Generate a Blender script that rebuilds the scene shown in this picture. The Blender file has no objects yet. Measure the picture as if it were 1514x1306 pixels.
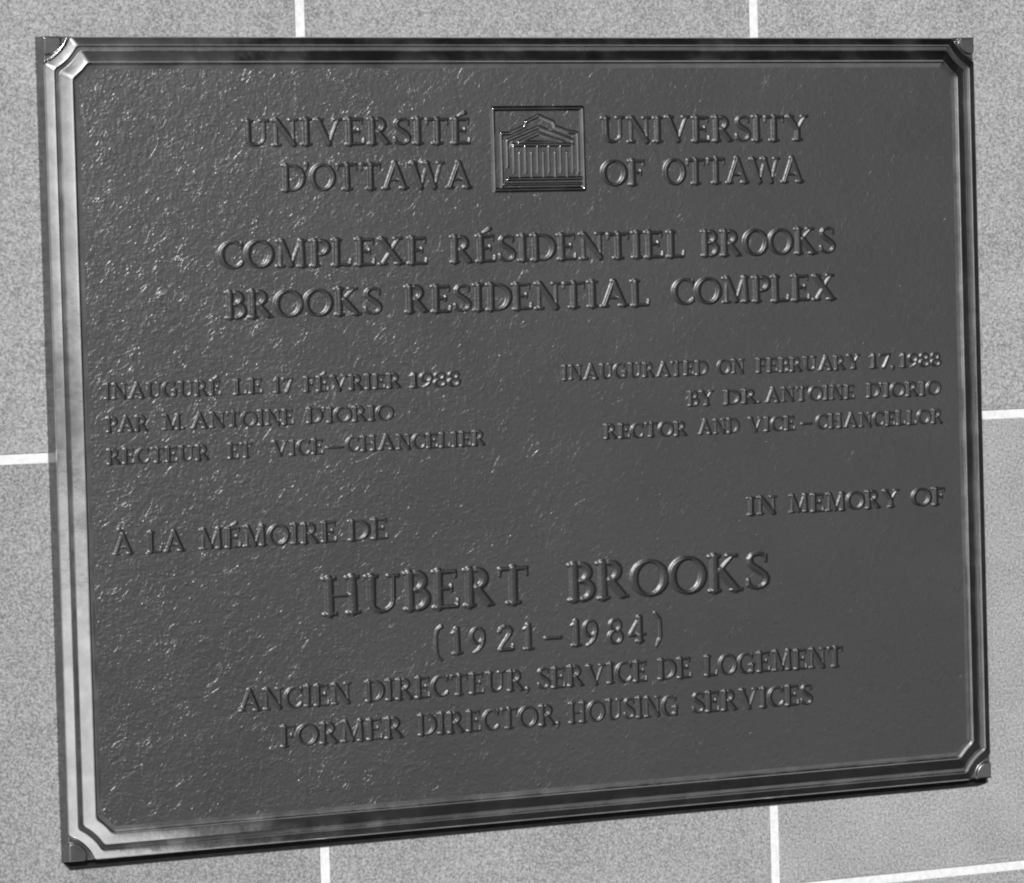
import bpy, math, random
import numpy as np
from mathutils import Matrix, Vector

random.seed(7)
scene = bpy.context.scene
COL = scene.collection
S = 0.30            # one wall tile, joint to joint, in metres: the unit of all (u, v) numbers
Z0 = 1.50           # height of the middle tile joint above the ground

def W(u, v, n=0.0):                 # wall coordinates (right, up, out of the wall) -> world
    return Vector((u * S, -n * S, Z0 + v * S))

# ------------------------------------------------------------------ camera
cam_data = bpy.data.cameras.new("camera")
cam = bpy.data.objects.new("camera", cam_data)
COL.objects.link(cam)
R = Matrix(((0.94275758, 0.03505164, -0.33163161),
            (-0.33230622, 0.01542043, -0.94304548),
            (-0.02794139, 0.99926653, 0.02618561)))
cam.matrix_world = Matrix.Translation(W(-1.60557683, 0.31411098, 5.81845173)) @ R.to_4x4()
cam_data.sensor_width = 36.0
cam_data.lens = 36.0 * 4397.527 / 1514.0
cam_data.shift_x = (757.0 - 762.386) / 1514.0
cam_data.shift_y = -(653.0 - 536.935) / 1514.0
cam_data.clip_start = 0.02
cam_data.clip_end = 1000.0
scene.camera = cam

# ------------------------------------------------------------------ light
SUN_AZ = math.radians(-17.0)   # seen from the plaque: negative is to the left of straight out
SUN_EL = math.radians(27.0)
to_sun = Vector((math.sin(SUN_AZ) * math.cos(SUN_EL), -math.cos(SUN_AZ) * math.cos(SUN_EL), math.sin(SUN_EL)))
world = bpy.data.worlds.new("World")
scene.world = world
world.use_nodes = True
nt = world.node_tree
nt.nodes.clear()
sky = nt.nodes.new("ShaderNodeTexSky")
sky.sky_type = 'NISHITA'
sky.sun_disc = False
sky.sun_elevation = SUN_EL
# Blender measures the Nishita azimuth from +Y, clockwise seen from above
sky.sun_rotation = math.atan2(to_sun.x, to_sun.y)
bw = nt.nodes.new("ShaderNodeSeparateColor")  # black and white film behind a red filter
bg = nt.nodes.new("ShaderNodeBackground")
bg.inputs['Strength'].default_value = 0.05
out = nt.nodes.new("ShaderNodeOutputWorld")
nt.links.new(sky.outputs[0], bw.inputs[0])
nt.links.new(bw.outputs[0], bg.inputs['Color'])
nt.links.new(bg.outputs[0], out.inputs['Surface'])

sun_data = bpy.data.lights.new("sun", 'SUN')
sun_data.energy = 5.0
sun_data.angle = math.radians(0.5)
sun_data.color = (1.0, 1.0, 1.0)
sun = bpy.data.objects.new("sun", sun_data)
COL.objects.link(sun)
sun.location = (0, -5, 6)
sun.rotation_euler = (-to_sun).to_track_quat('-Z', 'Y').to_euler()

scene.view_settings.view_transform = 'Standard'
scene.view_settings.look = 'None'
scene.view_settings.gamma = 1.0
scene.view_settings.exposure = 0.0
scene.cycles.filter_width = 2.2          # the lens and the old print are a little soft

# ------------------------------------------------------------------ materials
def new_mat(name):
    m = bpy.data.materials.new(name)
    m.use_nodes = True
    t = m.node_tree
    return m, t, t.nodes["Principled BSDF"]

def node(t, kind, **kw):
    n = t.nodes.new(kind)
    for k, v in kw.items():
        if k.startswith('i_'):
            n.inputs[int(k[2:])].default_value = v
        else:
            setattr(n, k, v)
    return n

def noise(t, vec, scale, detail=2.0, rough=0.5, dist=0.0):
    n = t.nodes.new("ShaderNodeTexNoise")
    n.inputs['Scale'].default_value = scale
    n.inputs['Detail'].default_value = detail
    n.inputs['Roughness'].default_value = rough
    n.inputs['Distortion'].default_value = dist
    t.links.new(vec, n.inputs['Vector'])
    return n.outputs['Fac']

def ramp(t, val, a, b, lo=0.0, hi=1.0, smooth=True):
    n = t.nodes.new("ShaderNodeMapRange")
    n.interpolation_type = 'SMOOTHSTEP' if smooth else 'LINEAR'
    n.inputs['From Min'].default_value = a
    n.inputs['From Max'].default_value = b
    n.inputs['To Min'].default_value = lo
    n.inputs['To Max'].default_value = hi
    t.links.new(val, n.inputs['Value'])
    return n.outputs['Result']

def mth(t, op, a, b=None):
    n = t.nodes.new("ShaderNodeMath")
    n.operation = op
    for i, x in enumerate((a, b)):
        if x is None: continue
        if isinstance(x, (int, float)): n.inputs[i].default_value = x
        else: t.links.new(x, n.inputs[i])
    return n.outputs[0]

def geo_pos(t):
    return t.nodes.new("ShaderNodeNewGeometry").outputs['Position']

def gray(t, val, bsdf):
    c = t.nodes.new("ShaderNodeCombineColor")
    for i in range(3): t.links.new(val, c.inputs[i])
    t.links.new(c.outputs[0], bsdf.inputs['Base Color'])

def bump(t, val, dist, strength=1.0, prev=None):
    b = t.nodes.new("ShaderNodeBump")
    b.inputs['Strength'].default_value = strength
    b.inputs['Distance'].default_value = dist
    t.links.new(val, b.inputs['Height'])
    if prev is not None: t.links.new(prev, b.inputs['Normal'])
    return b.outputs[0]

# cast field of the plaque: grainy, leathery relief with wandering creases
def cast_metal(name, base, rough, metallic, grain, crease):
    m, t, b = new_mat(name)
    p = geo_pos(t)
    big = noise(t, p, 9.0, 2.0, 0.5)
    g1 = noise(t, p, 500.0, 2.0, 0.5)                  # about 2 mm grain
    g2 = noise(t, p, 215.0, 1.0, 0.5, 0.6)
    h = mth(t, 'ADD', mth(t, 'MULTIPLY', g1, 0.62), mth(t, 'MULTIPLY', g2, 0.75))
    # wrinkles: thin wandering ridges where a warped noise crosses its middle
    for sc, wd, amp, dist, lo in ((50.0, 0.022, 0.22, 1.0, 0.48), (85.0, 0.035, 0.22, 1.2, 0.46), (150.0, 0.06, 0.18, 0.8, 0.42)):
        c = noise(t, p, sc, 2.0, 0.5, dist)
        d = mth(t, 'ABSOLUTE', mth(t, 'SUBTRACT', c, 0.5))
        line = ramp(t, d, 0.0, wd, 1.0, 0.0)
        patch = ramp(t, noise(t, p, sc * 0.8, 1.0), lo, lo + 0.16)
        h = mth(t, 'ADD', h, mth(t, 'MULTIPLY', mth(t, 'MULTIPLY', line, patch), amp * crease))
    # pips standing proud of the casting skin
    v = t.nodes.new("ShaderNodeTexVoronoi")
    v.inputs['Scale'].default_value = 380.0
    t.links.new(p, v.inputs['Vector'])
    pip = ramp(t, v.outputs['Distance'], 0.05, 0.36, 1.0, 0.0)
    vp = t.nodes.new("ShaderNodeSeparateColor")
    t.links.new(v.outputs['Color'], vp.inputs[0])
    h = mth(t, 'ADD', h, mth(t, 'MULTIPLY', mth(t, 'MULTIPLY', pip, ramp(t, vp.outputs[0], 0.60, 0.85)), 0.36))
    # the mould was rougher at one end of the plate: the grain fades out to the right
    sx = t.nodes.new("ShaderNodeSeparateXYZ"); t.links.new(p, sx.inputs[0])
    fade = ramp(t, mth(t, 'ADD', sx.outputs[0], mth(t, 'MULTIPLY', noise(t, p, 12.0, 2.0), 0.12)), -0.10, 0.40, 1.36, 0.76)
    h = mth(t, 'MULTIPLY', h, fade)
    n1 = bump(t, h, 0.00026 * grain, 1.0)
    t.links.new(n1, b.inputs['Normal'])
    gray(t, ramp(t, big, 0.35, 0.65, base * 0.97, base * 1.03), b)
    t.links.new(ramp(t, noise(t, p, 30.0, 3.0), 0.3, 0.7, rough * 0.97, rough * 1.03), b.inputs['Roughness'])
    b.inputs['Metallic'].default_value = metallic
    return m

M_field = cast_metal("patinated_bronze_field", 0.118, 0.34, 0.88, 1.0, 1.0)
M_letter = cast_metal("patinated_bronze_letters", 0.078, 0.40, 0.9, 0.7, 0.5)

def polished(name, base, rough):
    m, t, b = new_mat(name)
    p = geo_pos(t)
    w1 = noise(t, p, 22.0, 2.0)
    w2 = noise(t, p, 160.0, 3.0, 0.6)
    n1 = bump(t, w1, 0.0007, 0.5)
    n2 = bump(t, w2, 0.00006, 1.0, n1)
    t.links.new(n2, b.inputs['Normal'])
    gray(t, ramp(t, noise(t, p, 60.0, 4.0, 0.65), 0.3, 0.7, base * 0.82, base * 1.1), b)
    t.links.new(ramp(t, noise(t, p, 45.0, 4.0, 0.6), 0.3, 0.7, rough * 0.7, rough * 1.4), b.inputs['Roughness'])
    b.inputs['Metallic'].default_value = 1.0
    return m

M_rail = polished("polished_bronze_rails", 0.78, 0.14)
M_corner_dark = polished("highlight_darkened_corners", 0.13, 0.42)  # darker copy of the rail bronze, takes the highlights off three corners
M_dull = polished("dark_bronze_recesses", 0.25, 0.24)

def stone(name):
    m, t, b = new_mat(name)
    oi = t.nodes.new("ShaderNodeObjectInfo")
    off = t.nodes.new("ShaderNodeVectorMath"); off.operation = 'ADD'
    sc = t.nodes.new("ShaderNodeVectorMath"); sc.operation = 'SCALE'
    t.links.new(oi.outputs['Location'], sc.inputs[0]); sc.inputs['Scale'].default_value = 7.3
    t.links.new(geo_pos(t), off.inputs[0]); t.links.new(sc.outputs[0], off.inputs[1])
    p = off.outputs[0]
    a = noise(t, p, 650.0, 2.0, 0.6)
    c = noise(t, p, 1200.0, 1.0, 0.6)
    d = noise(t, p, 25.0, 3.0, 0.5)
    x = mth(t, 'ADD', mth(t, 'MULTIPLY', a, 0.5), mth(t, 'MULTIPLY', c, 0.40))
    x = mth(t, 'ADD', x, mth(t, 'MULTIPLY', d, 0.10))
    col = ramp(t, x, 0.38, 0.62, 0.11, 0.365, False)
    tone = t.nodes.new('ShaderNodeSeparateColor'); t.links.new(oi.outputs['Color'], tone.inputs[0]); tone = tone.outputs[0]
    gray(t, mth(t, 'MULTIPLY', col, tone), b)
    b.inputs['Roughness'].default_value = 0.7
    t.links.new(bump(t, c, 0.0003, 0.6), b.inputs['Normal'])
    return m
M_tile = stone("speckled_stone_tile")

def plain(name, lo, hi, sc, rough, bd=0.0003):
    m, t, b = new_mat(name)
    p = geo_pos(t)
    f = noise(t, p, sc, 5.0, 0.6)
    gray(t, ramp(t, f, 0.3, 0.7, lo, hi), b)
    b.inputs['Roughness'].default_value = rough
    t.links.new(bump(t, f, bd, 0.5), b.inputs['Normal'])
    return m
M_grout = plain("white_joint_mortar", 0.50, 0.60, 300.0, 0.8)
M_wall = plain("wall_core", 0.35, 0.45, 20.0, 0.9)
M_pale_left = plain("pale_reflector_bright", 0.80, 0.88, 30.0, 0.9, 0.002)
M_pale_right = plain("pale_reflector_mid", 0.58, 0.68, 6.0, 0.9, 0.002)
M_road = plain("worn_asphalt", 0.09, 0.12, 14.0, 0.95, 0.004)
M_dark_sheet = plain("dark_reflector_sheet", 0.018, 0.032, 14.0, 1.0, 0.01)

M_shadow = plain("painted_shadow_black", 0.008, 0.014, 200.0, 0.75)  # near-black colour standing in for shadow
M_shadow.node_tree.nodes["Principled BSDF"].inputs["Specular IOR Level"].default_value = 0.12
M_dark = plain("dark_reflector_block", 0.02, 0.035, 20.0, 0.7)

for _m in (M_dark, M_dark_sheet):
    _m.node_tree.nodes["Principled BSDF"].inputs["Specular IOR Level"].default_value = 0.1

# ------------------------------------------------------------------ helpers
def mesh_obj(name, verts, faces, mat, parent=None, smooth=False):
    me = bpy.data.meshes.new(name)
    me.from_pydata([tuple(v) for v in verts], [], faces)
    me.materials.append(mat)
    if smooth: me.polygons.foreach_set('use_smooth', [True] * len(me.polygons))
    me.update()
    o = bpy.data.objects.new(name, me)
    COL.objects.link(o)
    if parent: o.parent = parent
    return o

def grid_mesh(name, xs, ys, Zf, keep, mat):
    """height-field mesh over the rectilinear grid xs, ys (wall units); X right, Z up, -Y out"""
    nx, ny = len(xs), len(ys)
    k = keep
    cell = k[:-1, :-1] | k[1:, :-1] | k[:-1, 1:] | k[1:, 1:]
    used = np.zeros((ny, nx), bool)
    used[:-1, :-1] |= cell; used[1:, :-1] |= cell; used[:-1, 1:] |= cell; used[1:, 1:] |= cell
    idx = -np.ones((ny, nx), int)
    idx[used] = np.arange(used.sum())
    X, Y = np.meshgrid(xs, ys)
    co = np.stack([X[used] * S, -Zf[used] * S, Y[used] * S], 1)
    j, i = np.nonzero(cell)
    f = np.stack([idx[j, i], idx[j, i + 1], idx[j + 1, i + 1], idx[j + 1, i]], 1)
    me = bpy.data.meshes.new(name)
    me.vertices.add(len(co)); me.vertices.foreach_set('co', co.ravel().astype(np.float32))
    me.loops.add(f.size); me.loops.foreach_set('vertex_index', f.ravel().astype(np.int32))
    me.polygons.add(len(f))
    me.polygons.foreach_set('loop_start', (np.arange(len(f)) * 4).astype(np.int32))
    me.polygons.foreach_set('loop_total', np.full(len(f), 4, np.int32))
    me.polygons.foreach_set('use_smooth', np.ones(len(f), bool))
    me.materials.append(mat)
    me.update(calc_edges=True)
    me.validate()
    return me

def sstep(x):
    x = np.clip(x, 0, 1)
    return x * x * (3 - 2 * x)

# ------------------------------------------------------------------ wall of tiles
wall = bpy.data.objects.new("tiled_wall", None)
COL.objects.link(wall)
wall.location = W(0.5, -Z0 / S, 0)
wall['kind'] = 'structure'
def add_part(o, parent):
    o.parent = parent
    o.matrix_parent_inverse = Matrix.Translation(-parent.location)

def box(name, x0, x1, y0, y1, z0, z1, mat, parent=None, bev=0.0):
    if bev:
        b = bev
        v = [(x0, y1, z0), (x1, y1, z0), (x1, y1, z1), (x0, y1, z1),
             (x0, y0 + b, z0), (x1, y0 + b, z0), (x1, y0 + b, z1), (x0, y0 + b, z1),
             (x0 + b, y0, z0 + b), (x1 - b, y0, z0 + b), (x1 - b, y0, z1 - b), (x0 + b, y0, z1 - b)]
        f = [(3, 2, 1, 0), (0, 1, 5, 4), (1, 2, 6, 5), (2, 3, 7, 6), (3, 0, 4, 7),
             (4, 5, 9, 8), (5, 6, 10, 9), (6, 7, 11, 10), (7, 4, 8, 11), (8, 9, 10, 11)]
    else:
        v = [(x, y, z) for z in (z0, z1) for y in (y0, y1) for x in (x0, x1)]
        f = [(0, 1, 5, 4), (2, 6, 7, 3), (0, 4, 6, 2), (1, 3, 7, 5), (4, 5, 7, 6), (0, 2, 3, 1)]
    return mesh_obj(name, v, f, mat, parent)

G = 0.0192          # joint width
C0, C1, R0, R1 = -5, 6, -4, 4
core = box("wall_core", C0 * S - 0.5, C1 * S + 0.5, 0.012, 0.25, 0.0, Z0 + R1 * S + 0.2, M_wall)
add_part(core, wall)
mort = box("mortar_bed", C0 * S, C1 * S, 0.0007, 0.0119, Z0 + R0 * S, Z0 + R1 * S, M_grout)
add_part(mort, wall)
hw = (1 - G) * S / 2
tm = box("tile", -hw, hw, 0.0, 0.009, -hw, hw, M_tile, None, 0.0006)
first = True
# wall light, brighter to the right, put into these tile tones; others random
TONE = {(-1, 0): 0.90, (0, 0): 0.93, (1, 0): 0.98, (-1, -1): 0.82, (0, -1): 0.92, (1, -1): 0.99, (-1, -2): 0.85, (0, -2): 0.90, (1, -2): 0.95}
for r in range(R0, R1):
    for c in range(C0, C1):
        o = tm if first else tm.copy()
        if not first: COL.objects.link(o)
        first = False
        o.location = W(c + 0.5, r + 0.5, 0)
        k = TONE.get((c, r), random.uniform(0.84, 1.0))
        o.color = (k, k, k, 1)
        o.location.y = random.uniform(-0.0001, 0.0001)
        add_part(o, wall)

# ground in front of the wall
def sheet(name, x0, x1, y0, y1, z, mat):
    o = mesh_obj(name, [(x0, y0, z), (x1, y0, z), (x1, y1, z), (x0, y1, z)], [(0, 1, 2, 3)], mat)
    o['kind'] = 'structure'
    return o
sheet("ground", -300, 300, -300, 300, 0.0, M_road)
fc = mesh_obj("pale_reflector_right", [(1.3, -3.4, .004), (9.0, -3.4, .004), (60, -60, .004), (22, -60, .004)], [(0, 1, 2, 3)], M_pale_right)  # added out of view, lightens the reflection in the right of the field
fc['kind'] = 'structure'
sheet("dark_reflector_low", 0.30, 3.2, -2.6, 0.0, 0.004, M_dark_sheet)  # added out of view, gives the lower rail a dark reflection
pv = mesh_obj("pale_reflector_left", [(-16, -14, .004), (-4.2, -14, .004), (-1.6, -5, .004), (0.17, -0.9, .004), (0.27, 0, .004), (-16, 0, .004)], [(0, 1, 2, 3, 4, 5)], M_pale_left)  # added out of view, shaped to give the left rails bright reflections
pv['kind'] = 'structure'

# added unseen dark blocks, overhead and right, that blacken the bronze's reflections
dark_top = box("dark_reflector_top", 0.34, 3.4, -1.15, -0.001, Z0 + 1.5, Z0 + 1.75, M_dark); dark_top['kind'] = 'structure'
dark_side = box("dark_reflector_side", 2.2, 2.5, -1.6, -0.001, 0.0, Z0 + 1.499, M_dark); dark_side['kind'] = 'structure'

# ------------------------------------------------------------------ the plaque
U0, U1, V0, V1 = -0.529, 1.5065, -0.794, 0.8245       # front outline
BU0, BU1, BV0, BV1 = -0.539, 1.513, -0.800, 0.8265  # where its sides meet the wall
HE, HP = 0.035, 0.047                                # height of the rim and of the field
plaque = bpy.data.objects.new("memorial_plaque", None)
COL.objects.link(plaque)
plaque.location = W((U0 + U1) / 2, V0, 0)
plaque['label'] = "dark bronze memorial plaque with raised lettering and moulded frame on the tiled wall"
plaque['category'] = "plaque"

CC, RC = -0.030, 0.0875
def e_eff(X, Y):
    ex = np.minimum(X - U0, U1 - X); ey = np.minimum(Y - V0, V1 - Y)
    d = np.minimum(ex, ey)
    r = np.hypot(ex - CC, ey - CC) - RC
    k = 0.006                                   # the mouldings turn the corners softly
    q = np.clip(0.5 + 0.5 * (r - d) / k, 0, 1)
    return r + (d - r) * q - k * q * (1 - q), ex, ey

def bead(e0, h0, e1, h1, n=9):      # convex moulding, steeper at its outer foot
    t = np.linspace(0, 1, n)
    return list(zip(e0 + (e1 - e0) * t, h0 + (h1 - h0) * (0.85 * t + 0.15 * np.sin(t * math.pi / 2))))
PROF = ([(-0.06, 0.0275), (-0.012, 0.0275), (-0.003, 0.0278)] + bead(0.0005, 0.0342, 0.0178, 0.0424)
        + [(0.0188, 0.0422), (0.0202, 0.0392), (0.0288, 0.0390)] + bead(0.0300, 0.0400, 0.0508, 0.0504)
        + [(0.0525, 0.0505), (0.0550, 0.0482), (0.0578, 0.0475), (0.0640, 0.0471), (0.070, 0.0466), (0.079, 0.0462), (0.2, 0.0455)])
PE = np.array([q[0] for q in PROF]); PH = np.array([q[1] for q in PROF])
def smooth_profile():
    e = np.arange(-0.06, 0.2, 0.0002)
    h = np.interp(e, PE, PH)
    k = np.hanning(11); k /= k.sum()
    h = np.convolve(np.pad(h, 5, mode='edge'), k, mode='valid')
    return e, h
SE, SH = smooth_profile()

def frame_height(X, Y):
    d, ex, ey = e_eff(X, Y)
    h = np.interp(d, SE, SH)
    rr = np.hypot(ex - 0.009, ey - 0.009)
    disc = 0.0270 + 0.0065 * sstep((0.0285 - rr) / 0.0045) - 0.10 * np.maximum(rr, 0) ** 2 * 6
    h = np.where(d < 0.001, np.maximum(h, disc), h)
    rim = np.minimum(ex, ey)
    h = h - 0.0016 * sstep((0.0022 - rim) / 0.0022)      # soft arris along the very edge
    return h, d

st = 0.0011
ext = 0.125
na = int(ext / st)
fx = np.concatenate([U0 + np.arange(na) * st, np.linspace(U0 + ext, U1 - ext, 90), U1 - np.arange(na)[::-1] * st])
fy = np.concatenate([V0 + np.arange(na) * st, np.linspace(V0 + ext, V1 - ext, 70), V1 - np.arange(na)[::-1] * st])
X, Y = np.meshgrid(fx, fy)
Hh, Dd = frame_height(X, Y)
me = grid_mesh("frame", fx, fy, Hh, Dd < 0.0785, M_rail)
me.materials.append(M_dull); me.materials.append(M_corner_dark)
cen = np.empty(len(me.polygons) * 3, np.float32)
me.polygons.foreach_get('center', cen)
cen = cen.reshape(-1, 3) / S
dd, cex, cey = e_eff(cen[:, 0], cen[:, 2])
on_arc = (dd > 0) & (np.hypot(cex - CC, cey - CC) - RC < np.minimum(cex, cey) + 0.002) & ~((cen[:, 0] < 0.5) & (cen[:, 2] < 0))
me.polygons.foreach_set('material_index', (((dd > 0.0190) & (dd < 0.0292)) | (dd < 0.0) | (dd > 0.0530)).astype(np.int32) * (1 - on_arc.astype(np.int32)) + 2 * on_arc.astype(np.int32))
frame = bpy.data.objects.new("frame", me)
COL.objects.link(frame); frame.location = (0, 0, Z0); add_part(frame, plaque)

# sides, drafted out towards the wall
def lerp(a, b, t): return a + (b - a) * t
sv, sf = [], []
def side(pts_front, pts_back):
    n0 = len(sv)
    for p in pts_front: sv.append(p)
    for p in pts_back: sv.append(p)
    n = len(pts_front)
    for i in range(n - 1): sf.append((n0 + i, n0 + i + 1, n0 + n + i + 1, n0 + n + i))
def rim_h(x, y):
    return float(frame_height(np.array([x]), np.array([y]))[0][0])
def side_line(a, b, A, B):
    fr, bk = [], []
    n = 420
    for i in range(n + 1):
        t = i / n
        x, y = lerp(a[0], b[0], t), lerp(a[1], b[1], t)
        fr.append(W(x, y, rim_h(x, y)))
        bk.append(W(lerp(A[0], B[0], t), lerp(A[1], B[1], t), -0.001))
    side(fr, bk)
side_line((U0, V1), (U0, V0), (BU0, BV1), (BU0, BV0))
side_line((U0, V0), (U1, V0), (BU0, BV0), (BU1, BV0))
side_line((U1, V0), (U1, V1), (BU1, BV0), (BU1, BV1))
side_line((U1, V1), (U0, V1), (BU1, BV1), (BU0, BV1))
edge = mesh_obj("edge", sv, sf, M_dull, None, True)
add_part(edge, plaque)

# the plaque's cast shadow along the bottom, built as a thin black strip
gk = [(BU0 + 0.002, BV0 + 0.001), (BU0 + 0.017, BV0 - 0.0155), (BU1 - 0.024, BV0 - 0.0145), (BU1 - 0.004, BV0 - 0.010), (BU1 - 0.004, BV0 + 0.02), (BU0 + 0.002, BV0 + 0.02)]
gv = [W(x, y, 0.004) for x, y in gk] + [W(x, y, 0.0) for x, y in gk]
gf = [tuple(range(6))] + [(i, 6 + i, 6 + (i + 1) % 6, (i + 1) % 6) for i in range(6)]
add_part(mesh_obj("shadow_strip", gv, gf, M_shadow), plaque)

# field
def contour(off):
    pts = []
    r = RC + off
    # intersection of the corner arc with the straight lines e = off
    k = math.sqrt(r * r - (off - CC) ** 2)
    a0 = math.atan2(off - CC, k); a1 = math.atan2(k, off - CC)
    arc = [(CC + r * math.cos(a0 + (a1 - a0) * i / 14), CC + r * math.sin(a0 + (a1 - a0) * i / 14)) for i in range(15)]
    for (sx, sy, ox, oy, rev) in ((1, 1, U0, V0, True), (-1, 1, U1, V0, False), (-1, -1, U1, V1, True), (1, -1, U0, V1, False)):
        q = [(ox + sx * x, oy + sy * y) for x, y in arc]
        pts += q[::-1] if rev else q
    return pts
cp = contour(0.064)
n = len(cp)
fv = [W(x, y, HP) for x, y in cp] + [W(x, y, 0.004) for x, y in cp]
ff = [tuple(range(n))] + [(i, n + i, n + (i + 1) % n, (i + 1) % n) for i in range(n)] + [tuple(range(2 * n - 1, n - 1, -1))]
field = mesh_obj("panel", fv, ff, M_field)
add_part(field, plaque)

# ------------------------------------------------------------------ lettering
T, H_ = 0.094, 0.062      # half widths of thick and thin strokes, cap height = 1
def seg(x0, y0, x1, y1, w0=T, w1=None):
    return (np.array([[x0, y0], [x1, y1]], float), np.array([w0, w0 if w1 is None else w1], float))
def ell(cx, cy, rx, ry, a0, a1, wt=T, wn=H_, n=22, tilt=0.0):
    a = np.radians(np.linspace(a0, a1, n))
    p = np.stack([cx + rx * np.cos(a), cy + ry * np.sin(a)], 1)
    w = wn + (wt - wn) * np.abs(np.cos(a + math.radians(tilt))) ** 1.5
    return (p, w)
def poly(pts, ws):
    return (np.array(pts, float), np.array(ws, float))
SY = 0.032
def foot(x, a=0.13, b=None, y=SY):
    b = a if b is None else b
    return seg(x - a, y, x + b, y, 0.038)
def head(x, a=0.13, b=None):
    return foot(x, a, b, 1 - SY)
def vert(x, w=T, top=True, bot=True, a=0.14):
    r = [seg(x, 0.04, x, 0.96, w)]
    if top: r.append(head(x, a))
    if bot: r.append(foot(x, a))
    return r
def bowl(x0, ytop, ybot, rx, w=T):
    cy, ry = (ytop + ybot) / 2, (ytop - ybot) / 2
    return [ell(x0, cy, rx, ry, -90, 90, w)]
G_ = {}
def glyph_A():
    return [seg(0.09, 0.04, 0.43, 0.97, H_), seg(0.77, 0.05, 0.44, 0.98, T), seg(0.20, 0.34, 0.66, 0.34, 0.032), foot(0.09, 0.10, 0.12), foot(0.77, 0.14, 0.13)]
def glyph_S():
    return [poly([(.50, .78), (.48, .88), (.40, .955), (.28, .965), (.16, .92), (.10, .82), (.11, .71), (.20, .61), (.34, .51), (.46, .41), (.53, .29), (.51, .16), (.42, .07), (.29, .035), (.16, .06), (.08, .13), (.055, .24)],
                 [.03, .036, .036, .04, .055, .065, .07, .075, .075, .07, .065, .055, .045, .036, .036, .036, .034]),
            seg(.505, .76, .505, .92, .028), seg(.055, .10, .055, .27, .028)]
def build_glyphs():
    g = {}
    g['A'] = (glyph_A(), .88)
    g['B'] = (vert(.15, a=.12) + [seg(.15, .965, .30, .965, .034), seg(.15, .525, .34, .525, .034), seg(.15, .035, .34, .035, .034)] + bowl(.30, .965, .525, .20) + bowl(.34, .525, .035, .23), .64)
    g['C'] = ([ell(.44, .5, .38, .465, 48, 312, T, .036, 34), seg(.70, .74, .71, .95, .030), seg(.70, .16, .72, .24, .03)], .78)
    g['D'] = (vert(.15, a=.12) + [seg(.15, .965, .34, .965, .034), seg(.15, .035, .34, .035, .034), ell(.34, .5, .42, .465, -90, 90, T + .006, .034, 30)], .84)
    g['E'] = (vert(.15, a=.12) + [seg(.15, .955, .56, .955, .046), seg(.15, .52, .46, .52, .042), seg(.15, .045, .60, .045, .046), seg(.575, .95, .575, .80, .032, .02), seg(.47, .60, .47, .44, .024), seg(.61, .05, .63, .22, .034, .02)], .66)
    g['F'] = (vert(.15, a=.12) + [seg(.15, .955, .54, .955, .046), seg(.15, .50, .44, .50, .042), seg(.555, .95, .555, .79, .032, .02), seg(.45, .59, .45, .41, .024)], .60)
    g['G'] = ([ell(.44, .5, .38, .465, 48, 300, T, .036, 34), seg(.70, .74, .71, .95, .030), seg(.72, .07, .72, .40, T * .95), seg(.58, .41, .84, .41, .03), seg(.60, .06, .72, .10, .036)], .86)
    g['H'] = (vert(.15) + vert(.72) + [seg(.15, .51, .72, .51, .033)], .87)
    g['I'] = (vert(.15), .30)
    g['K'] = (vert(.15, a=.12) + [seg(.18, .46, .60, .95, .036), seg(.30, .58, .68, .05, T), foot(.69, .13, .13), head(.60, .13, .10)], .82)
    g['L'] = (vert(.15, a=.12) + [seg(.15, .045, .56, .045, .046), seg(.58, .05, .61, .24, .034, .02)], .63)
    g['M'] = ([seg(.16, .04, .19, .95, .036), seg(.20, .96, .50, .08, T), seg(.50, .08, .80, .96, .036), seg(.83, .96, .86, .05, T), foot(.16, .11, .11), foot(.86, .13, .12), head(.17, .10, .06), head(.84, .06, .11)], 1.0)
    g['N'] = ([seg(.15, .04, .15, .95, .037), seg(.16, .96, .72, .05, T), seg(.72, .05, .72, .96, .037), foot(.15, .11), head(.14, .10, .06), head(.72, .11)], .86)
    g['O'] = ([ell(.45, .5, .385, .465, 0, 360, T, .036, 48, 12)], .90)
    g['P'] = (vert(.15, a=.12) + [seg(.15, .965, .32, .965, .034), seg(.15, .46, .32, .46, .032)] + bowl(.32, .965, .46, .24), .60)
    g['R'] = (vert(.15, a=.12) + [seg(.15, .965, .31, .965, .034), seg(.15, .50, .33, .50, .032)] + bowl(.31, .965, .50, .22) + [seg(.33, .49, .62, .07, T * .95), seg(.62, .045, .74, .032, .036, .03)], .74)
    g['S'] = (glyph_S(), .57)
    g['T'] = ([seg(.38, .04, .38, .96, T), foot(.38, .15), seg(.05, .955, .71, .955, .046), seg(.05, .95, .035, .77, .034, .022), seg(.71, .95, .725, .77, .034, .022)], .76)
    g['U'] = ([seg(.15, .95, .15, .34, T), seg(.69, .95, .69, .34, .038), head(.15), head(.69, .12), poly([(.15, .36), (.165, .20), (.24, .085), (.37, .04), (.50, .055), (.62, .14), (.68, .26), (.69, .38)], [T, .07, .058, .045, .04, .038, .038, .038])], .84)
    g['V'] = ([seg(.10, .96, .44, .05, T), seg(.44, .05, .76, .96, .037), head(.11, .11, .13), head(.76, .12, .09)], .86)
    g['W'] = ([seg(.10, .96, .38, .05, T), seg(.38, .05, .62, .90, .037), seg(.60, .96, .88, .05, T), seg(.88, .05, 1.14, .96, .037), head(.11, .11, .13), head(.60, .12, .10), head(1.15, .12, .09)], 1.24)
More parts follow.
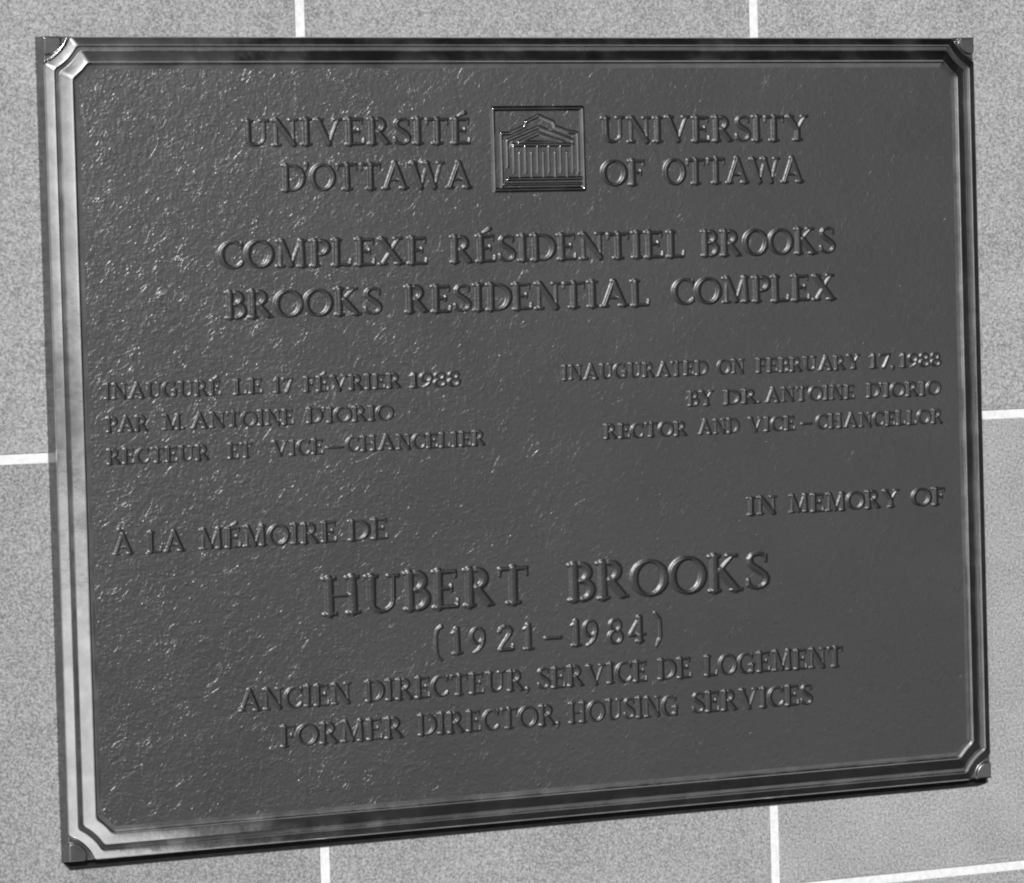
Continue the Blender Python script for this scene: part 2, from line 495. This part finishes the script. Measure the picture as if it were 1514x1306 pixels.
    g['X'] = ([seg(.12, .95, .68, .05, T), seg(.12, .05, .66, .95, .037), head(.13, .10, .13), head(.66, .12, .10), foot(.12, .10, .12), foot(.69, .14, .11)], .82)
    g['Y'] = ([seg(.09, .96, .40, .45, T), seg(.40, .45, .70, .96, .037), seg(.40, .05, .40, .47, T), foot(.40, .14), head(.10, .10, .13), head(.70, .12, .09)], .80)
    ac = poly([(.27, 1.10), (.47, 1.22)], [.030, .062])
    g['É'] = (g['E'][0] + [ac], .66)
    g['À'] = (g['A'][0] + [poly([(.50, 1.10), (.28, 1.22)], [.030, .062])], .88)
    g['1'] = ([seg(.24, .05, .24, .95, T), foot(.24, .15), seg(.24, .95, .08, .80, .040, .032)], .42)
    g['2'] = ([poly([(.09, .76), (.14, .89), (.28, .96), (.42, .92), (.49, .80), (.46, .66), (.36, .50), (.22, .32), (.09, .10)], [.05, .045, .045, .058, .07, .068, .055, .045, .04]), seg(.09, .06, .54, .06, .06), seg(.54, .08, .56, .22, .03)], .60)
    g['4'] = ([seg(.42, .02, .42, .97, T), seg(.42, .96, .06, .32, .038), seg(.06, .28, .60, .28, .045), foot(.42, .12, .12)], .64)
    g['7'] = ([seg(.07, .94, .54, .94, .055), seg(.54, .93, .24, .02, .045, .07), seg(.07, .94, .05, .78, .03)], .58)
    g['8'] = ([ell(.29, .735, .185, .215, 0, 360, .055, .036, 32), ell(.29, .27, .225, .245, 0, 360, .066, .038, 32)], .58)
    g['9'] = ([ell(.28, .665, .21, .285, 0, 360, .062, .038, 34), poly([(.49, .66), (.48, .46), (.41, .25), (.30, .10), (.16, .01)], [.066, .066, .058, .045, .034])], .57)
    g['-'] = ([seg(.05, .40, .55, .40, .060)], .60)
    g['.'] = ([seg(.08, .06, .085, .06, .075)], .17)
    g[','] = ([seg(.10, .06, .105, .06, .075), seg(.13, .05, .07, -.15, .055, .02)], .20)
    g["'"] = ([seg(.10, .98, .105, .98, .070), seg(.13, .97, .07, .76, .05, .02)], .20)
    g['('] = ([poly([(.34, 1.12), (.20, .98), (.155, .80), (.15, .40), (.165, .12), (.22, -.06), (.34, -.20)], [.05, .055, .045, .045, .042, .036, .026]), seg(.20, 1.0, .36, 1.10, .05)], .38)
    g[')'] = ([poly([(.04, 1.12), (.13, .98), (.22, .84), (.235, .50), (.225, .12), (.16, .0), (.08, -.20)], [.026, .045, .05, .046, .048, .05, .03])], .30)
    return g
GL = build_glyphs()

def sdf(prims, X, Y):
    best = np.full(X.shape, 9.0)
    for pts, ws in prims:
        for i in range(len(pts) - 1):
            ax, ay = pts[i]; bx, by = pts[i + 1]
            dx, dy = bx - ax, by - ay
            L2 = dx * dx + dy * dy + 1e-12
            t = np.clip(((X - ax) * dx + (Y - ay) * dy) / L2, 0, 1)
            d = np.hypot(X - ax - t * dx, Y - ay - t * dy) - (ws[i] + (ws[i + 1] - ws[i]) * t)
            best = np.minimum(best, d)
    return best

def relief_mesh(name, prims, bounds, cell, foot_out, slope, height, mat, expand=0.0, scale=1.0, steep=False):
    """prims in glyph units, scaled by 'scale' to wall units; all other lengths in wall units"""
    x0, x1, y0, y1 = bounds
    pad = foot_out + 2 * cell
    xs = np.arange(x0 * scale - pad, x1 * scale + pad + cell, cell)
    ys = np.arange(y0 * scale - pad, y1 * scale + pad + cell, cell)
    X, Y = np.meshgrid(xs, ys)
    s = sdf(prims, X / scale, Y / scale) * scale - expand
    # soft rise, rounded shoulder
    t = np.clip((foot_out - s) / slope, 0, 1)
    if steep:                            # gentle run-out, then the steep wall of the letter
        d = foot_out - s
        z = 0.30 * np.minimum(d, foot_out + 0.0004) + 1.05 * np.clip(d - foot_out, 0, 0.0024) ** 1.0 + 0.08 * np.maximum(d - foot_out - 0.0024, 0)
    else:
        z = height * (0.25 * sstep(t) + 0.75 * t)
    z = np.where(s > foot_out, -0.0007 - (s - foot_out) * 0.5, z - 0.0002)
    return grid_mesh(name, xs, ys, z, s < foot_out + cell * 0.8, mat)

KIND = {',': 'comma', '.': 'full_stop', "'": 'apostrophe', '-': 'dash', '(': 'bracket', ')': 'bracket'}
cache = {}
def letter_mesh(ch, cap):
    key = (ch, round(cap, 3))
    if key in cache: return cache[key]
    prims, adv = GL[ch]
    name = KIND.get(ch, 'numeral' if ch.isdigit() else 'letter')
    small = cap < 0.035
    xs = np.concatenate([p[0][:, 0] for p in prims]); ys = np.concatenate([p[0][:, 1] for p in prims])
    b = (xs.min() - .09, xs.max() + .09, ys.min() - .09, ys.max() + .09)
    cell = 0.0010 if cap < 0.045 else (0.0011 if cap < 0.06 else 0.0014)
    fo = 0.0018 + 0.018 * cap            # soft foot running out onto the field
    sl = T * cap + fo
    me = relief_mesh(name, prims, b, cell, fo, sl, sl * 0.52, M_letter, 0.0, cap, True)
    ink = (xs.min() - .035, xs.max() + .035)
    cache[key] = (me, ink)
    return cache[key]

def put(ch, u, v, cap, sx):
    me, ink = letter_mesh(ch, cap)
    o = bpy.data.objects.new(me.name.split('.')[0], me)
    COL.objects.link(o)
    o.location = W(u, v + random.uniform(-1, 1) * 0.0005, HP)
    o.rotation_euler = (0, math.radians(random.uniform(-0.9, 0.9)), 0)
    o.scale = (sx, random.uniform(0.82, 1.12), random.uniform(0.985, 1.015))
    add_part(o, plaque)

LINES = [[0.0528, ('UNIVERSITÉ', -0.1383, 0.34, 0.6056), ('UNIVERSITY', 0.627, 1.0992, 0.6044)],
    [0.0529, ("D'OTTAWA", -0.061, 0.3403, 0.5153), ('OF', 0.6264, 0.721, 0.5157), ('OTTAWA', 0.766, 1.0855, 0.5159)],
    [0.0543, ('COMPLEXE', -0.1922, 0.2408, 0.3628), ('RÉSIDENTIEL', 0.2891, 0.8075, 0.3632), ('BROOKS', 0.8445, 1.1533, 0.3636)],
    [0.0536, ('BROOKS', -0.1848, 0.1386, 0.2631), ('RESIDENTIAL', 0.1897, 0.7245, 0.2634), ('COMPLEX', 0.7786, 1.1528, 0.2638)],
    [0.0298, ('INAUGURÉ', -0.4328, -0.1984, 0.1123), ('LE', -0.1721, -0.1133, 0.1121), ('17', -0.0901, -0.0513, 0.112), ('FÉVRIER', -0.0276, 0.1768, 0.1119), ('1988', 0.1947, 0.3019, 0.1117)],
    [0.0297, ('PAR', -0.4304, -0.3481, 0.0474), ('M.', -0.3189, -0.2759, 0.0476), ('ANTOINE', -0.2613, -0.0502, 0.0479), ("D'IORIO", -0.0235, 0.1566, 0.0483)],
    [0.0299, ('RECTEUR', -0.4313, -0.2259, -0.0162), ('ET', -0.1876, -0.1378, -0.0151), ('VICE', -0.0977, 0.0091, -0.0143), ('-', 0.0162, 0.0492, -0.0137), ('CHANCELIER', 0.058, 0.3538, -0.0125)],
    [0.0301, ('INAUGURATED', 0.5257, 0.8513, 0.1147), ('ON', 0.8761, 0.9367, 0.1144), ('FEBRUARY', 0.9648, 1.2072, 0.1142), ('17,', 1.2297, 1.2877, 0.114), ('1988', 1.3015, 1.3992, 0.1139)],
    [0.0303, ('BY', 0.8058, 0.8644, 0.0499), ('DR.', 0.8874, 0.9698, 0.0501), ('ANTOINE', 0.983, 1.1926, 0.0506), ("D'IORIO", 1.2215, 1.3975, 0.0512)],
    [0.0302, ('RECTOR', 0.6153, 0.802, -0.011), ('AND', 0.8276, 0.9198, -0.0108), ('VICE', 0.9417, 1.0509, -0.0107), ('-', 1.0659, 1.0894, -0.0106), ('CHANCELLOR', 1.1016, 1.4016, -0.0104)],
    [0.0405, ('À', -0.4256, -0.3842, -0.194), ('LA', -0.3557, -0.2809, -0.1937), ('MÉMOIRE', -0.2514, 0.0317, -0.1928), ('DE', 0.0553, 0.1401, -0.192)],
    [0.0377, ('IN', 0.9344, 1.0029, -0.1863), ('MEMORY', 1.0318, 1.2919, -0.1868), ('OF', 1.3242, 1.4015, -0.1874)],
    [0.077, ('HUBERT', -0.0024, 0.4379, -0.3417), ('BROOKS', 0.5246, 0.9785, -0.3443)],
    [0.0532, ('(', 0.2326, 0.255, -0.437), ('1', 0.2686, 0.2935, -0.4372), ('9', 0.3093, 0.3449, -0.4374), ('2', 0.3705, 0.4052, -0.4377), ('1', 0.4237, 0.4488, -0.4379), ('-', 0.4711, 0.5069, -0.4382), ('1', 0.529, 0.5519, -0.4384), ('9', 0.5572, 0.597, -0.4386), ('8', 0.6117, 0.6485, -0.4388), ('4', 0.6584, 0.7027, -0.4391), (')', 0.7151, 0.7423, -0.4393)],
    [0.042, ('ANCIEN', -0.1821, 0.0515, -0.5214), ('DIRECTEUR', 0.0823, 0.4233, -0.5213), (',', 0.427, 0.4374, -0.5212), ('SERVICE', 0.4534, 0.6969, -0.5212), ('DE', 0.7216, 0.7972, -0.5212), ('LOGEMENT', 0.8271, 1.148, -0.5211)],
    [0.0421, ('FORMER', -0.0977, 0.1603, -0.5988), ('DIRECTOR', 0.1916, 0.4903, -0.5982), (',', 0.4918, 0.5022, -0.5979), ('HOUSING', 0.5195, 0.7651, -0.5976), ('SERVICES', 0.7976, 1.0737, -0.5971)]]
GAP = {'cap': 0.10}
for row in LINES:
    cap = row[0]
    for text, a, b, v in row[1:]:
        inks = []
        x = 0.0
        for i, ch in enumerate(text):
            _, ink = letter_mesh(ch, cap)
            if i:
                prev = text[i - 1]
                gap = 0.10
                if prev + ch in ('AW', 'WA', 'TA', 'AT', 'AV', 'AY', 'LT', 'AR'): gap = 0.045
                if ch in ".,'" : gap = 0.05
                if prev in ".,'" : gap = 0.09
                x += gap
            inks.append((x - ink[0], x))
            x += ink[1] - ink[0]
        total = x * cap
        sx = (b - a) / total
        if len(text) == 1 and text not in '-': sx = min(1.15, max(0.8, sx))
        for ch, (ox, xx) in zip(text, inks):
            put(ch, a + ox * cap * sx, v, cap, sx)

# ------------------------------------------------------------------ the emblem: a columned building in a square
EU0, EU1, EV0, EV1 = 0.3815, 0.5925, 0.5035, 0.6825
px = (EU1 - EU0) / 990.0          # one unit of the enlarged drawing
py = (EV1 - EV0) / 885.0
def ep(x, y): return ((x - 300) * px, (1070 - y) * py)
def epoly(pts, w):
    q = np.array([ep(*p) for p in pts])
    return (q, np.full(len(q), w))
def emb_obj(name, prims, parent, h=0.0030, slope=0.0042, cell=0.0010, out_=0.0016):
    xs = np.concatenate([p[0][:, 0] for p in prims]); ys = np.concatenate([p[0][:, 1] for p in prims])
    m = 0.006
    me = relief_mesh(name, prims, (xs.min() - m, xs.max() + m, ys.min() - m, ys.max() + m), cell, out_, slope, h, M_rail2)
    o = bpy.data.objects.new(name, me)
    COL.objects.link(o)
    o.location = W(EU0, EV0, HP)
    if parent is None:
        add_part(o, plaque)
    else:
        o.parent = parent
        o.location = (0, 0, 0)
    return o
M_rail2 = polished("worn_bronze_emblem", 0.34, 0.18)
WB = 0.0036
emblem = emb_obj("emblem", [epoly([(335, 215), (1255, 215), (1255, 1040), (335, 1040), (335, 215)], 0.0042)], None, 0.0042, 0.0060)
emb_obj("outer_wall_line", [epoly([(412, 1000), (412, 468), (500, 468), (655, 400), (668, 352), (800, 288), (950, 352), (965, 400), (1110, 455), (1198, 468), (1198, 870)], 0.0034)], emblem)
emb_obj("gable_line", [epoly([(470, 800), (470, 540), (800, 405), (1150, 540), (1150, 560)], 0.0034)], emblem)
emb_obj("pediment", [epoly([(590, 560), (800, 470), (1060, 560), (590, 560)], 0.0032)], emblem)
emb_obj("entablature", [epoly([(530, 585), (1142, 585)], 0.0034)], emblem)
emb_obj("step", [epoly([(470, 930), (1255, 930)], 0.0034)], emblem)
emb_obj("step", [epoly([(430, 985), (1255, 985)], 0.0022)], emblem)
for x in (535, 655, 780, 897, 1017, 1142):
    emb_obj("column", [epoly([(x, 600), (x, 862)], 0.0022)], emblem)
for x in (595, 717, 840, 960, 1083):
    emb_obj("column", [epoly([(x, 665), (x, 915)], 0.0022)], emblem)
